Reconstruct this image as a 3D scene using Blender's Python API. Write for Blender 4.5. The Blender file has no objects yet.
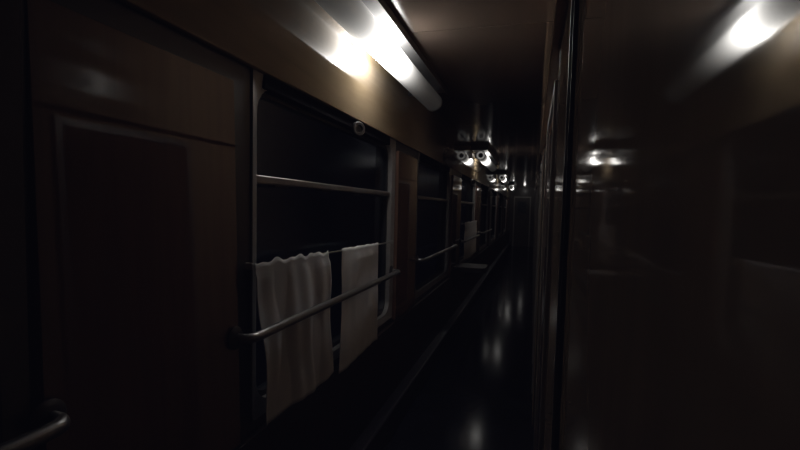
import bpy, bmesh, math, random
from mathutils import Vector, Matrix
random.seed(7)
PI = math.pi
scene = bpy.context.scene
COL = scene.collection

# ------------------------------------------------------------------ dimensions (metres; camera at x=0, y=0)
EYE = 1.27                 # height of the lens above the floor
CEIL = EYE + 0.785
XL = -0.77                 # face of the window wall
XR = 0.052                 # face of the compartment wall
YB, YE = -1.25, 17.0       # ends of the corridor
SILL, HEAD = EYE - 0.655, EYE + 0.402      # window openings
HEADER = EYE + 0.386       # lower edge of the panel over the windows
RAILZ = EYE - 0.366

# ------------------------------------------------------------------ materials
def new_mat(name):
    m = bpy.data.materials.new(name); m.use_nodes = True
    nt = m.node_tree
    return m, nt, nt.nodes['Principled BSDF']

def wood(name, dark, light, rough=0.16, scale=(9, 9, 0.7), spec=0.5, coat=0.0, bump=0.0):
    m, nt, b = new_mat(name)
    tc = nt.nodes.new('ShaderNodeTexCoord')
    mp = nt.nodes.new('ShaderNodeMapping'); mp.inputs['Scale'].default_value = scale
    nz = nt.nodes.new('ShaderNodeTexNoise')
    nz.inputs['Scale'].default_value = 3.0; nz.inputs['Detail'].default_value = 6; nz.inputs['Distortion'].default_value = 0.7
    rp = nt.nodes.new('ShaderNodeValToRGB')
    rp.color_ramp.elements[0].position = .3; rp.color_ramp.elements[0].color = (*dark, 1)
    rp.color_ramp.elements[1].position = .72; rp.color_ramp.elements[1].color = (*light, 1)
    L = nt.links.new
    L(tc.outputs['Object'], mp.inputs['Vector']); L(mp.outputs[0], nz.inputs['Vector'])
    L(nz.outputs['Fac'], rp.inputs[0]); L(rp.outputs[0], b.inputs['Base Color'])
    b.inputs['Roughness'].default_value = rough
    b.inputs['Specular IOR Level'].default_value = spec
    b.inputs['Coat Weight'].default_value = coat
    b.inputs['Coat Roughness'].default_value = 0.06
    if bump:
        n2 = nt.nodes.new('ShaderNodeTexNoise'); n2.inputs['Scale'].default_value = 5; n2.inputs['Detail'].default_value = 2
        bp = nt.nodes.new('ShaderNodeBump'); bp.inputs['Strength'].default_value = bump; bp.inputs['Distance'].default_value = .01
        L(tc.outputs['Object'], n2.inputs['Vector']); L(n2.outputs['Fac'], bp.inputs['Height']); L(bp.outputs[0], b.inputs['Normal'])
    return m

def plain(name, col, rough=.5, metal=0., spec=.5, noise=0.12, nscale=14):
    m, nt, b = new_mat(name)
    tc = nt.nodes.new('ShaderNodeTexCoord')
    nz = nt.nodes.new('ShaderNodeTexNoise'); nz.inputs['Scale'].default_value = nscale; nz.inputs['Detail'].default_value = 4
    rp = nt.nodes.new('ShaderNodeValToRGB')
    rp.color_ramp.elements[0].position = .3; rp.color_ramp.elements[1].position = .7
    rp.color_ramp.elements[0].color = (*[c*(1-noise) for c in col], 1)
    rp.color_ramp.elements[1].color = (*[min(1, c*(1+noise)) for c in col], 1)
    L = nt.links.new
    L(tc.outputs['Object'], nz.inputs['Vector']); L(nz.outputs['Fac'], rp.inputs[0]); L(rp.outputs[0], b.inputs['Base Color'])
    b.inputs['Roughness'].default_value = rough; b.inputs['Metallic'].default_value = metal
    b.inputs['Specular IOR Level'].default_value = spec
    return m

M = {}
M['header'] = wood('tan laminate', (.25, .19, .12), (.29, .222, .142), .06, (.5, 1.2, 9))
M['pier'] = wood('reddish brown laminate', (.115, .066, .051), (.14, .082, .062), .03, (9, 9, .6))
M['rwall'] = wood('brown laminate', (.38, .262, .168), (.45, .312, .205), .05, (9, 9, .6), spec=.14)
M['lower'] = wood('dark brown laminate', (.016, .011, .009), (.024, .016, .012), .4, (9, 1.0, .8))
M['ceil'] = wood('ceiling laminate', (.105, .080, .064), (.125, .095, .077), .12, (2, .6, 2), spec=.1)
M['black'] = plain('black rubber', (.008, .008, .009), .55)
M['darkpaint'] = plain('dark enamel', (.018, .016, .016), .4)
M['matteblack'] = plain('matte black finish', (.005, .005, .006), .9, 0, .05)
M['alu'] = plain('brushed aluminium', (.28, .28, .285), .38, .85)
M['frame'] = plain('dull aluminium', (.32, .31, .31), .4, .4)
M['dullframe'] = plain('dark bronze metal', (.06, .058, .06), .4, .6)
M['greyframe'] = plain('grey frame metal', (.17, .165, .16), .4, .3)  # darker grey than the other frames, for the first window only
M['rail'] = plain('worn steel tube', (.30, .30, .31), .33, .85)
M['floor'] = plain('dark linoleum', (.010, .0105, .016), .13, 0, .03, .35, 5)
M['base'] = plain('painted metal casing', (.016, .016, .024), .5)
M['housing'] = plain('grey painted steel', (.16, .16, .165), .32, .5)
M['cap'] = plain('milky plastic cap', (.62, .62, .60), .35)
M['cap'].node_tree.nodes['Principled BSDF'].inputs['Emission Color'].default_value = (1, .97, .92, 1)
M['cap'].node_tree.nodes['Principled BSDF'].inputs['Emission Strength'].default_value = .16
M['capdark'] = plain('black socket plastic', (.006, .006, .006), .4)
M['vinyl'] = plain('dark brown vinyl', (.03, .017, .013), .6)
M['endwall'] = plain('grey painted panel', (.19, .18, .175), .3)
M['paledoorframe'] = plain('pale painted frame', (.62, .62, .6), .35)

# cloth: thin white curtain
m, nt, b = new_mat('white curtain cloth')
tc = nt.nodes.new('ShaderNodeTexCoord'); nz = nt.nodes.new('ShaderNodeTexNoise'); nz.inputs['Scale'].default_value = 9; nz.inputs['Detail'].default_value = 5
rp = nt.nodes.new('ShaderNodeValToRGB'); rp.color_ramp.elements[0].color = (.55, .575, .62, 1); rp.color_ramp.elements[1].color = (.68, .71, .76, 1)
nt.links.new(tc.outputs['Object'], nz.inputs['Vector']); nt.links.new(nz.outputs['Fac'], rp.inputs[0]); nt.links.new(rp.outputs[0], b.inputs['Base Color'])
b.inputs['Roughness'].default_value = .9; b.inputs['Specular IOR Level'].default_value = .1
M['cloth'] = m

# window glass
m = bpy.data.materials.new('window glass'); m.use_nodes = True; nt = m.node_tree
for n in list(nt.nodes):
    if n.type != 'OUTPUT_MATERIAL': nt.nodes.remove(n)
out = next(n for n in nt.nodes if n.type == 'OUTPUT_MATERIAL')
tr = nt.nodes.new('ShaderNodeBsdfTransparent'); tr.inputs[0].default_value = (.8, .85, .9, 1)
gl = nt.nodes.new('ShaderNodeBsdfGlossy'); gl.inputs['Roughness'].default_value = .16
fr = nt.nodes.new('ShaderNodeFresnel'); fr.inputs[0].default_value = 1.3
mx = nt.nodes.new('ShaderNodeMixShader')
fm = nt.nodes.new('ShaderNodeMath'); fm.operation = 'MULTIPLY'; fm.inputs[1].default_value = .15; nt.links.new(fr.outputs[0], fm.inputs[0]); nt.links.new(fm.outputs[0], mx.inputs[0]); nt.links.new(tr.outputs[0], mx.inputs[1]); nt.links.new(gl.outputs[0], mx.inputs[2]); nt.links.new(mx.outputs[0], out.inputs[0])
M['glass'] = m

# milky lamp tube, lit by one small bulb inside: brightness falls off along the tube (local y)
LIT_W = 0.085
def tube_material(lit_at, power):
    m, nt, b = new_mat('lit milky lamp tube')
    tc = nt.nodes.new('ShaderNodeTexCoord'); sp = nt.nodes.new('ShaderNodeSeparateXYZ')
    nt.links.new(tc.outputs['Object'], sp.inputs[0])
    def mth(op, a, bv=None):
        n = nt.nodes.new('ShaderNodeMath'); n.operation = op
        nt.links.new(a, n.inputs[0])
        if bv is not None: n.inputs[1].default_value = bv
        return n.outputs[0]
    v = mth('SUBTRACT', sp.outputs['Y'], lit_at); v = mth('DIVIDE', v, LIT_W); v = mth('POWER', mth('ABSOLUTE', v), 1.0)
    v = mth('EXPONENT', mth('MULTIPLY', v, -1.0)); v = mth('MULTIPLY', v, power); v = mth('ADD', v, 0.012)
    b.inputs['Base Color'].default_value = (.30, .30, .30, 1); b.inputs['Roughness'].default_value = .3
    b.inputs['Emission Color'].default_value = (1, .97, .92, 1)
    nt.links.new(v, b.inputs['Emission Strength'])
    return m

# ------------------------------------------------------------------ mesh helpers
def box(bm, x0, x1, y0, y1, z0, z1):
    vs = [bm.verts.new((x, y, z)) for x in (x0, x1) for y in (y0, y1) for z in (z0, z1)]
    for f in ((0, 1, 3, 2), (4, 6, 7, 5), (0, 4, 5, 1), (2, 3, 7, 6), (0, 2, 6, 4), (1, 5, 7, 3)):
        bm.faces.new([vs[i] for i in f])

def tube(bm, pts, r, seg=14, caps=True):
    pts = [Vector(p) for p in pts]; rings = []
    prev = None
    for i, p in enumerate(pts):
        t = (pts[min(i+1, len(pts)-1)] - pts[max(i-1, 0)]).normalized()
        ref = Vector((0, 0, 1)) if abs(t.z) < .9 else Vector((1, 0, 0))
        u = t.cross(ref).normalized(); w = u.cross(t).normalized()
        if prev is not None and u.dot(prev) < 0: u = -u; w = -w
        prev = u
        rings.append([bm.verts.new(p + r*(math.cos(a)*u + math.sin(a)*w)) for a in (2*PI*k/seg for k in range(seg))])
    for A, B in zip(rings, rings[1:]):
        for k in range(seg):
            bm.faces.new((A[k], A[(k+1) % seg], B[(k+1) % seg], B[k]))
    if caps:
        bm.faces.new(rings[0][::-1]); bm.faces.new(rings[-1])

def lathe_y(bm, prof, cx=0, cz=0, seg=32):
    """profile of (radius, y) turned about an axis parallel to y"""
    rings = []
    for r, y in prof:
        if r < 1e-6: rings.append([bm.verts.new((cx, y, cz))])
        else: rings.append([bm.verts.new((cx + r*math.cos(2*PI*k/seg), y, cz + r*math.sin(2*PI*k/seg))) for k in range(seg)])
    for A, B in zip(rings, rings[1:]):
        for k in range(seg):
            k2 = (k+1) % seg
            if len(A) == 1 and len(B) == 1: continue
            if len(A) == 1: bm.faces.new((A[0], B[k2], B[k]))
            elif len(B) == 1: bm.faces.new((A[k], A[k2], B[0]))
            else: bm.faces.new((A[k], A[k2], B[k2], B[k]))

def lathe_x(bm, prof, cy=0, cz=0, seg=28):
    """profile of (radius, x) turned about an axis parallel to x"""
    rings = []
    for r, x in prof:
        if r < 1e-6: rings.append([bm.verts.new((x, cy, cz))])
        else: rings.append([bm.verts.new((x, cy + r*math.cos(2*PI*k/seg), cz + r*math.sin(2*PI*k/seg))) for k in range(seg)])
    for A, B in zip(rings, rings[1:]):
        for k in range(seg):
            k2 = (k+1) % seg
            if len(A) == 1: bm.faces.new((A[0], B[k], B[k2]))
            elif len(B) == 1: bm.faces.new((A[k2], A[k], B[0]))
            else: bm.faces.new((A[k2], A[k], B[k], B[k2]))

def rounded_rect(y0, y1, z0, z1, r, n=6):
    out = []
    for cy, cz, a0 in ((y1-r, z1-r, 0), (y0+r, z1-r, PI/2), (y0+r, z0+r, PI), (y1-r, z0+r, 1.5*PI)):
        for k in range(n+1):
            a = a0 + PI/2*k/n
            out.append((cy + r*math.cos(a), cz + r*math.sin(a)))
    return out

def ring_frame(bm, outer, inner, x0, x1, xi=None):
    """frame between two outlines in the y-z plane, x0 deep, x1 face; inner lip may stand at xi"""
    xi = x1 if xi is None else xi
    n = len(outer)
    O0 = [bm.verts.new((x0, y, z)) for y, z in outer]; O1 = [bm.verts.new((x1, y, z)) for y, z in outer]
    I0 = [bm.verts.new((x0, y, z)) for y, z in inner]; I1 = [bm.verts.new((xi, y, z)) for y, z in inner]
    for k in range(n):
        j = (k+1) % n
        bm.faces.new((O1[k], O1[j], I1[j], I1[k])); bm.faces.new((I1[k], I1[j], I0[j], I0[k]))
        bm.faces.new((O0[j], O0[k], I0[k], I0[j])); bm.faces.new((O0[k], O0[j], O1[j], O1[k]))

def obj(name, bm, mat, parent=None, smooth=False, bevel=0.0, loc=None):
    bmesh.ops.recalc_face_normals(bm, faces=bm.faces)
    me = bpy.data.meshes.new(name); bm.to_mesh(me); bm.free()
    if smooth:
        for p in me.polygons: p.use_smooth = True
    o = bpy.data.objects.new(name, me); COL.objects.link(o)
    me.materials.append(mat)
    if parent: o.parent = parent
    if loc: o.location = loc
    if smooth:
        try:
            me.set_sharp_from_angle(angle=math.radians(40))
        except Exception: pass
    if bevel:
        md = o.modifiers.new('edge', 'BEVEL'); md.width = bevel; md.segments = 3; md.limit_method = 'ANGLE'; md.harden_normals = False
    return o

def B(*boxes):
    bm = bmesh.new()
    for q in boxes: box(bm, *q)
    return bm

def tag(o, label=None, cat=None, group=None, kind=None):
    if label: o['label'] = label
    if cat: o['category'] = cat
    if group: o['group'] = group
    if kind: o['kind'] = kind
    return o

def thing(name, label, cat, loc=(0, 0, 0), group=None, kind=None):
    o = bpy.data.objects.new(name, None); COL.objects.link(o); o.location = loc; o.empty_display_size = .05
    return tag(o, label, cat, group, kind)

def struct(name, bm, mat, label=None, cat=None, **k):
    return tag(obj(name, bm, mat, **k), label, cat, kind='structure')

def dup(root, loc, label=None):
    r = root.copy(); COL.objects.link(r); r.location = loc
    if label: r['label'] = label
    for ch in list(root.children):
        c = ch.copy(); COL.objects.link(c); c.parent = r
        for g in list(ch.children):
            d = g.copy(); COL.objects.link(d); d.parent = c
    return r

# ------------------------------------------------------------------ windows of the corridor
WIN = [(-0.84, 0.565), (1.205, 2.665)] + [(3.235 + 2.06*k, 4.62 + 2.06*k) for k in range(6)]

# ------------------------------------------------------------------ shell
struct('floor', B((XL-.05, .12, YB, YE, -.06, 0)), M['floor'], 'dark glossy linoleum floor running down the corridor', 'floor')
seam = [YB, -0.3, 2.1, 4.5, 6.9, 9.3, 11.7, 14.1, YE]
struct('ceiling', B(*[(XL-.05, .12, a+.003, b-.003, CEIL, CEIL+.04) for a, b in zip(seam, seam[1:])],
                    (XL-.05, .12, YB, YE, CEIL+.012, CEIL+.06)), M['ceil'], 'brown laminate ceiling panels with thin cross seams', 'ceiling')

# window wall: dark body with openings
bm = bmesh.new()
DEEP = XL - .14
BODY = XL - .022
box(bm, DEEP, BODY, YB, YE, 0, SILL)
box(bm, DEEP, BODY, YB, YE, HEAD, CEIL)
ys = [YB] + [y for w in WIN for y in w] + [YE]
for k in range(0, len(ys), 2): box(bm, DEEP, BODY, ys[k], ys[k+1], SILL, HEAD)
struct('wall_left', bm, M['darkpaint'], 'dark window wall along the left of the corridor', 'wall')
# laminate over the windows, under the windows, and on each pier
struct('trim_1', B((BODY, XL, YB, YE, HEADER, CEIL)), M['header'], 'tan laminate panel above the windows, lit by the lamps', 'wall panel', bevel=.004)
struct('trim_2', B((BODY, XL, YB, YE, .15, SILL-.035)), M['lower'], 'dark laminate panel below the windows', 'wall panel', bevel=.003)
piers = [(b, a) for (_, b), (a, _) in zip(WIN, WIN[1:])]
n = 3
for i, (a, b) in enumerate(piers):
    bm = B((BODY, XL, a+.014, b-.085, SILL-.02, HEADER-.055))
    if i == 0:                                    # near panel tilted, top pushed back, to lower the lamp reflection in it
        for v in bm.verts:
            if v.co.x > XL-.001: v.co.x = XL-.019 if v.co.z > 1 else XL+.004
    struct('trim_%d' % n, bm, M['pier'], None, None, bevel=.002); n += 1
struct('trim_%d' % n, B((BODY, XL, WIN[-1][1]+.03, YE, SILL-.02, HEADER-.055)), M['pier'], bevel=.004); n += 1
struct('baseboard_left', B((BODY, XL+.07, YB, YE, 0, .155)), M['base'], 'low casing along the foot of the window wall', 'baseboard', bevel=.012)

# compartment wall on the right: panels set back between shallow piers
struct('wall_right', B((XR, .12, YB, YE, 0, CEIL)), M['rwall'], 'glossy brown compartment wall close beside the camera', 'wall')
XP = 0.044
HP = EYE + .36
pier_y = [(.745 + 2.06*k, 1.115 + 2.06*k) for k in range(8)]
for i, (a, b) in enumerate(pier_y):
    struct('trim_%d' % n, B((XP, XR, a+.012, b-.012, 0.0, HP)), M['rwall'], 'narrow brown pier between compartment panels' if i == 0 else None, None, bevel=.002); n += 1
    struct('trim_%d' % n, B((XP+.002, XR, a, a+.012, 0, HP), (XP+.002, XR, b-.012, b, 0, HP)), M['black']); n += 1
    struct('trim_%d' % n, B((XP-.0015, XP, a+.012, a+.020, .02, HP-.01), (XP-.0015, XP, b-.020, b-.012, .02, HP-.01)), M['alu'], bevel=.0005); n += 1
struct('trim_%d' % n, B((.024, XR, .745, YE, HP, CEIL)), M['rwall'], 'boxed cornice over the compartment wall', 'cornice', bevel=.003); n += 1
struct('baseboard_right', B((XR-.008, XR, YB, .74, 0, .09)), M['base'], 'thin skirting under the near right panel', 'baseboard', bevel=.002)
struct('wall_back', B((XL-.14, .12, YB-.05, YB, 0, CEIL)), M['rwall'], 'brown end wall behind the camera', 'wall')
struct('wall_end', B((XL-.14, .12, YE, YE+.05, 0, CEIL)), M['endwall'], 'dim end wall far down the corridor', 'wall')

# ------------------------------------------------------------------ window units
WNAMES = ['window behind the nearest left panel, its edge at the picture border', 'nearest full window with white half curtains',
          'second full window past the lit panel, bare glass', 'third window, with a long pale curtain'] + ['dark window far down the corridor'] * 5
def make_window(idx, y0, y1):
    cy = (y0+y1)/2; hw = (y1-y0)/2
    t = thing('window_%d' % (idx+1), WNAMES[idx], 'window', (XL, cy, SILL), kind='structure')
    hz = HEAD - SILL
    outer = rounded_rect(-hw, hw, 0, hz, .02); inner = rounded_rect(-hw+.036, hw-.036, .034, hz-.05, .085)
    bm = bmesh.new(); ring_frame(bm, outer, inner, -.07, -.016, -.026)
    obj('window_frame', bm, M['frame'] if idx else M['greyframe'], t, smooth=True)
    outer2 = rounded_rect(-hw+.034, hw-.034, .032, hz-.048, .086); inner2 = rounded_rect(-hw+.052, hw-.052, .052, hz-.068, .075)
    bm = bmesh.new(); ring_frame(bm, outer2, inner2, -.085, -.05); obj('glass_gasket', bm, M['black'], t, smooth=True)
    bm = bmesh.new(); box(bm, -.05, -.014, -hw+.06, hw-.12, hz-.056, hz-.001); obj('head_strip', bm, M['matteblack'], t, bevel=.003)  # matte black strip along the top of the frame
    # sash rail across the window, with dark slots under it
    rz = EYE + .075 - SILL
    bm = bmesh.new(); box(bm, -.066, -.032, -hw+.036, hw-.036, rz-.013, rz+.013)
    tr_ = obj('sash_rail', bm, M['alu'], t, bevel=.006)
    bm = bmesh.new()
    for k in range(4):
        yc = -hw + .2 + k*(2*hw-.4)/3
        box(bm, -.060, -.036, yc-.045, yc+.045, rz-.020, rz-.0125)
    obj('finger_slot', bm, M['black'], tr_)
    bm = bmesh.new(); box(bm, -.072, -.068, -hw+.03, hw-.03, .03, rz); obj('pane', bm, M['glass'], t)
    bm = bmesh.new(); box(bm, -.062, -.058, -hw+.03, hw-.03, rz, hz-.045); obj('pane', bm, M['glass'], t)
    # round latch on the top rail
    bm = bmesh.new()
    lz = hz - .058; ly = hw*.08
    lathe_x(bm, [(.030, -.012), (.033, -.006), (.033, .006), (.028, .012), (.018, .012), (.015, .003), (0, .003)])
    lathe_x(bm, [(.009, -.05), (.009, -.008)])
    turn = Matrix.Rotation(math.radians(-38), 4, 'Z')
    bm.transform(Matrix.Translation((.004, ly, lz)) @ turn)
    la = obj('latch', bm, M['dullframe'], t, smooth=True)
    bm = bmesh.new(); lathe_x(bm, [(.013, .003), (.013, .006), (0, .006)]); bm.transform(Matrix.Translation((.004, ly, lz)) @ turn)
    obj('keyhole', bm, M['capdark'], la, smooth=True)
    return t
for i, (a, b) in enumerate(WIN): make_window(i, a, b)

# ------------------------------------------------------------------ handrails
RX = -0.72
def make_rail(length):
    t = thing('handrail', 'x', 'handrail', (0, 0, RAILZ), 'handrails under the corridor windows')
    dx = RX - XL; r = .03; h = length/2
    pts = [(XL+.004, -h, 0), (RX-r, -h, 0)]
    pts += [(RX-r+r*math.sin(a), -h+r-r*math.cos(a), 0) for a in (PI/2*k/8 for k in range(1, 9))]
    pts += [(RX, -h+r+(2*h-2*r)*k/10, 0) for k in range(1, 10)]
    pts += [(RX-r+r*math.cos(a), h-r+r*math.sin(a), 0) for a in (PI/2*k/8 for k in range(0, 9))]
    pts += [(XL+.004, h, 0)]
    bm = bmesh.new(); tube(bm, pts, .0135, 16); obj('rail_tube', bm, M['rail'], t, smooth=True)
    for s in (-1, 1):
        bm = bmesh.new(); lathe_x(bm, [(0, XL+.0005), (.032, XL+.0005), (.032, XL+.005), (.024, XL+.011), (.0136, XL+.013)], s*h, 0)
        obj('wall_flange', bm, M['dullframe'], t, smooth=True)
    return t
rail_spots = [(-.155, 'handrail ending in a bend at the lower left picture border'),
              (1.83, 'steel handrail crossing in front of the two near white curtains'),
              (3.93, 'handrail under the second window, past the lit brown panel'),
              (5.99, 'handrail under the third window, beyond the fold-down seat'),
              (8.05, 'handrail under the fourth window, deep in the dark')]
r0 = make_rail(1.47)
for i, (y, lab) in enumerate(rail_spots):
    t = r0 if i == 0 else dup(r0, (0, 0, 0))
    t.location = (0, y, RAILZ); t['label'] = lab

# ------------------------------------------------------------------ curtains on rods
RODX = XL + .012
def make_rod(y0, y1, z0, z1, label):
    t = thing('curtain_rod', label, 'curtain rod', (RODX, y0, z0), 'curtain rods across the windows')
    d = Vector((0, y1-y0, z1-z0))
    bm = bmesh.new(); tube(bm, [Vector((0, 0, 0)), d], .0038, 10); obj('rod', bm, M['alu'], t, smooth=True)
    for p in (Vector((0, .004, 0)), d - Vector((0, .004, 0))):
        bm = bmesh.new(); box(bm, XL-.006-RODX, .007, p.y-.006, p.y+.006, p.z-.010, p.z+.010)
        obj('rod_bracket', bm, M['frame'], t, bevel=.002)
    return t
make_rod(1.15, 2.535, EYE-.176, EYE-.196, 'thin rod carrying the two near white half curtains')
make_rod(5.31, 6.68, EYE-.17, EYE-.17, 'thin rod carrying the long pale curtain on the third window')

def make_curtain(y0, y1, ztop0, ztop1, zb, label, folds, amp, seed, skew0=0., skew1=0., wrinkle=0.):
    rnd = random.Random(seed)
    t = thing('curtain', label, 'curtain', (RODX, (y0+y1)/2, zb), 'white half curtains')
    cy = (y0+y1)/2
    NU, NV = 90, 34
    ph = [rnd.uniform(0, 6.28) for _ in range(5)]
    bm = bmesh.new(); grid = []
    for j in range(NV+1):
        v = j/NV; row = []                       # 0 top, 1 bottom
        for i in range(NU+1):
            u = i/NU
            top = ztop0 + (ztop1-ztop0)*u
            bot = zb + .006*math.sin(u*5+ph[0]) + .004*math.sin(u*11+ph[1])
            lip = wrinkle*(.008*math.sin(u*23+ph[2]) + .007*math.sin(u*41+ph[3]))*max(0, 1-v*9)
            z = top + .012 + lip + (bot - top - .012)*v
            y = y0 + (y1-y0)*u + v*(skew0*(1-u) + skew1*u) + .006*math.sin(v*6+u*9+ph[4])
            a = amp*(.45+.55*min(1, v*2.2))
            x = a*(.6*math.sin(u*folds*6.28+ph[0]+.8*v) + .4*math.sin(u*folds*2.3*6.28+ph[1]-.6*v)) + .004*math.sin(9*v+ph[2]+4*u)
            x += .006 + amp*.6
            if v < .08: x = x*.5 + .003
            x = max(x, .0075)
            row.append(bm.verts.new((x, y-cy, z-zb)))
        grid.append(row)
    for j in range(NV):
        for i in range(NU):
            bm.faces.new((grid[j][i], grid[j][i+1], grid[j+1][i+1], grid[j+1][i]))
    o = obj('cloth', bm, M['cloth'], t, smooth=True)
    md = o.modifiers.new('thickness', 'SOLIDIFY'); md.thickness = .0018
    return t
make_curtain(1.158, 1.648, EYE-.178, EYE-.186, EYE-.668, 'left of the two near white half curtains, rumpled at the top', 1.9, .010, 3, .06, .055, .55)
make_curtain(1.80, 2.262, EYE-.187, EYE-.194, EYE-.690, 'right of the two near white half curtains, hanging smooth', 2.0, .006, 5, -.012, .02, .15)
make_curtain(5.40, 6.62, EYE-.17, EYE-.17, EYE-.60, 'long pale curtain on the third window far along the corridor', 6, .004, 8, 0, 0, .2)

# ------------------------------------------------------------------ tube lamps along the top of the window wall
LX, LZ, LR = -0.65, EYE + .688, .057
LZ2 = EYE + .664
def make_lamp(LLEN, lit_at, power, z):
    t = thing('wall_lamp', 'x', 'lamp', (LX, 0, z), 'tube lamps above the windows')
    bm = bmesh.new(); lathe_y(bm, [(LR-.006, .012), (LR, .02), (LR, LLEN-.02), (LR-.006, LLEN-.012)], seg=40); obj('lamp_tube', bm, tube_material(lit_at, power), t, smooth=True)
    for y, s in ((0, 1), (LLEN, -1)):
        bm = bmesh.new()
        lathe_y(bm, [(LR+.002, y+s*.03), (LR+.003, y+s*.004), (LR-.001, y-s*.004), (LR-.005, y-s*.004), (LR-.006, y+s*.004)], seg=40)
        c = obj('end_cap', bm, M['housing'], t, smooth=True)
        bm = bmesh.new()
        lathe_y(bm, [(LR-.005, y-s*.001), (LR-.012, y-s*.004), (LR-.020, y-s*.001), (.026, y+s*.001), (.026, y+s*.004)], seg=40)
        obj('milky_ring', bm, M['cap'], c, smooth=True)
        bm = bmesh.new(); lathe_y(bm, [(.030, y+s*.003), (.028, y-s*.006), (.018, y-s*.007), (.012, y+s*.0), (0, y+s*.0)], seg=28)
        obj('tube_socket', bm, M['capdark'], c, smooth=True)
    top = CEIL - z - .001; low = LR + .006
    # backing channel between tube and ceiling, with a bright folded lip along the corridor side
    bm = bmesh.new()
    box(bm, -.11, .086, -.012, LLEN+.012, low, top)
    obj('backing_channel', bm, M['housing'], t, bevel=.003)
    bm = bmesh.new(); box(bm, .086, .090, -.012, LLEN+.012, low-.012, top); obj('channel_lip', bm, M['alu'], t, bevel=.001)
    for y in (.25, LLEN-.25):
        bm = bmesh.new(); box(bm, -.105, -.03, y-.012, y+.012, -.012, low+.004); obj('bracket', bm, M['housing'], t, bevel=.003)
    return t
lamp_spots = [(0.95, 'nearest tube lamp, its white glow blown out on the tan panel'),
              (5.92, 'second tube lamp down the corridor, round end cap facing the camera'),
              (10.0, 'third tube lamp down the corridor, small round end cap'),
              (14.2, 'farthest tube lamp, near the end door')]
l0 = None
for i, (y, lab) in enumerate(lamp_spots):
    if i < 3: t = make_lamp(*((2.16, 1.08, 33.0, LZ+.010), (1.8, .5, 16.0, LZ2), (1.8, .5, 8.0, LZ2))[i])
    else: t = dup(l0, (0, 0, 0))
    l0 = t
    t.location = (LX, y, LZ2) if i else (LX-.014, y, LZ+.010); t['label'] = lab

# ------------------------------------------------------------------ fold-down seat on the pier between the second and third windows
t = thing('folding_seat', 'small fold-down seat on the left wall with a shiny metal edge', 'seat', (XL, 5.03, .63))
def slab(y0, y1, x0, x1, z0, z1, r, n=6):
    pts = [(x0, y0), (x0, y1)]
    for k in range(n+1):
        a = PI/2*k/n; pts.append((x1-r+r*math.sin(a), y1-r+r*math.cos(a)))
    for k in range(n+1):
        a = PI/2*k/n; pts.append((x1-r+r*math.cos(a), y0+r-r*math.sin(a)))
    bm = bmesh.new()
    lo = [bm.verts.new((x, y, z0)) for x, y in pts]; hi = [bm.verts.new((x, y, z1)) for x, y in pts]
    bm.faces.new(lo); bm.faces.new(hi[::-1])
    for k in range(len(pts)):
        j = (k+1) % len(pts); bm.faces.new((lo[k], lo[j], hi[j], hi[k]))
    return bm
obj('seat_cushion', slab(-.19, .19, .03, .325, 0, .035, .05), M['vinyl'], t, bevel=.008)
obj('metal_rim', slab(-.196, .196, .02, .333, -.014, .004, .055), M['dullframe'], t, bevel=.003)
for s in (-1, 1):
    bm = bmesh.new(); tube(bm, [(.004, s*.13, -.16), (.10, s*.13, -.06), (.20, s*.13, -.014)], .008, 10); obj('support_strut', bm, M['dullframe'], t, smooth=True)
bm = bmesh.new(); box(bm, .0005, .02, -.17, .17, -.19, .03); obj('wall_plate', bm, M['dullframe'], t, bevel=.004)

# ------------------------------------------------------------------ compartment doors in the set-back panels further on
dn = 1
for k in range(1, 7):
    y0 = 1.30 + 2.06*(k-1)
    t = thing('door_%d' % dn, 'sliding compartment door set into the right wall', 'door', (XR, y0, 0), 'compartment doors', 'structure'); dn += 1
    bm = bmesh.new(); box(bm, -.007, 0, 0, .62, .04, HP-.06); obj('door_leaf', bm, M['pier'], t, bevel=.003)
    bm = bmesh.new(); box(bm, -.012, 0, -.03, 0, 0, HP-.03); box(bm, -.012, 0, .62, .65, 0, HP-.03); box(bm, -.012, 0, 0, .62, HP-.06, HP-.03)
    obj('door_frame', bm, M['frame'], t, bevel=.002)
    bm = bmesh.new(); box(bm, -.011, -.007, .05, .075, .92, 1.06); obj('door_handle', bm, M['alu'], t, bevel=.0015)

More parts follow.
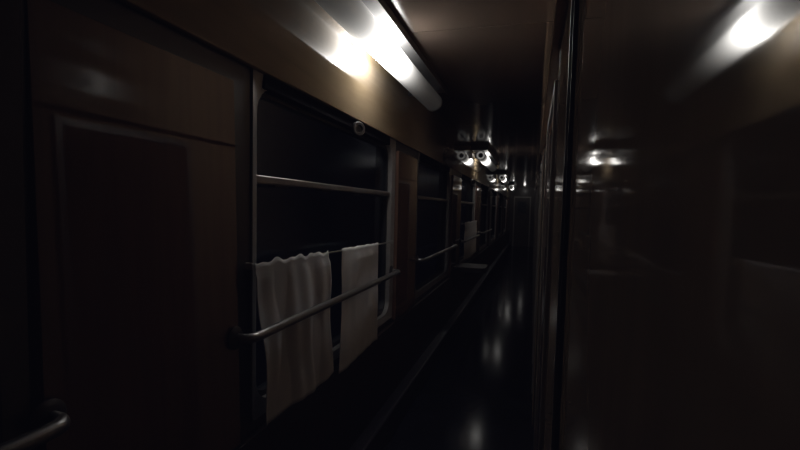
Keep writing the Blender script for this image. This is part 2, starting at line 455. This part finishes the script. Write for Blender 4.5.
# ------------------------------------------------------------------ end door
t = thing('door_%d' % dn, 'far end door with a pale frame and small window', 'door', (0, YE, 0), None, 'structure')
bm = bmesh.new()
box(bm, -.66, -.62, -.025, 0, 0, EYE+.47); box(bm, -.12, -.075, -.025, 0, 0, EYE+.47); box(bm, -.62, -.12, -.025, 0, EYE+.425, EYE+.47)
obj('door_frame', bm, M['paledoorframe'], t, bevel=.004)
bm = bmesh.new(); box(bm, -.62, -.12, -.012, 0, .02, EYE+.425); obj('door_leaf', bm, M['endwall'], t, bevel=.002)
bm = bmesh.new(); box(bm, -.52, -.24, -.016, -.012, EYE-.1, EYE+.30); obj('door_pane', bm, M['glass'], t)
bm = bmesh.new(); tube(bm, [(-.18, -.012, 1.0), (-.18, -.05, 1.0), (-.27, -.05, 1.0)], .008, 10); obj('door_handle', bm, M['alu'], t, smooth=True)

# weak unseen fill light, added to brighten the end door frame
ld = bpy.data.lights.new('end_door_fill', 'POINT'); ld.energy = .2; ld.specular_factor = 0; ld.shadow_soft_size = .04; ld.color = (1, .97, .93)
lo = bpy.data.objects.new('end_door_fill', ld); COL.objects.link(lo); lo.location = (-.30, YE-.45, CEIL-.10)

# ------------------------------------------------------------------ night outside
w = bpy.data.worlds.new('night'); scene.world = w; w.use_nodes = True
bg = w.node_tree.nodes['Background']; bg.inputs[0].default_value = (.25, .3, .75, 1); bg.inputs[1].default_value = .0009

# ------------------------------------------------------------------ camera
cam = bpy.data.cameras.new('camera'); co = bpy.data.objects.new('camera', cam); COL.objects.link(co)
cam.sensor_width = 36; cam.lens = 36*470.45/800; cam.clip_start = .005; cam.clip_end = 100
cam.shift_y = 12.26/800
yaw, pit, rol = math.radians(15.6834), math.radians(3.6471), math.radians(1.3385)
fwd = Vector((-math.sin(yaw)*math.cos(pit), math.cos(yaw)*math.cos(pit), -math.sin(pit)))
right = Vector((math.cos(yaw), math.sin(yaw), 0)); up = right.cross(fwd)
r2 = right*math.cos(rol) + up*math.sin(rol); u2 = up*math.cos(rol) - right*math.sin(rol)
co.matrix_world = Matrix(((r2.x, u2.x, -fwd.x, 0), (r2.y, u2.y, -fwd.y, 0), (r2.z, u2.z, -fwd.z, EYE), (0, 0, 0, 1)))
scene.camera = co
scene.view_settings.view_transform = 'Standard'
scene.view_settings.look = 'None'
scene.view_settings.exposure = 0
scene.view_settings.use_curve_mapping = True            # the camera's slightly raised, bluish blacks
cm = scene.view_settings.curve_mapping
cm.black_level = (-.0012, -.0012, -.0022)
cm.update()
scene.cycles.max_bounces = 12; scene.cycles.glossy_bounces = 6; scene.cycles.diffuse_bounces = 4; scene.cycles.transparent_max_bounces = 12
scene.cycles.use_denoising = True
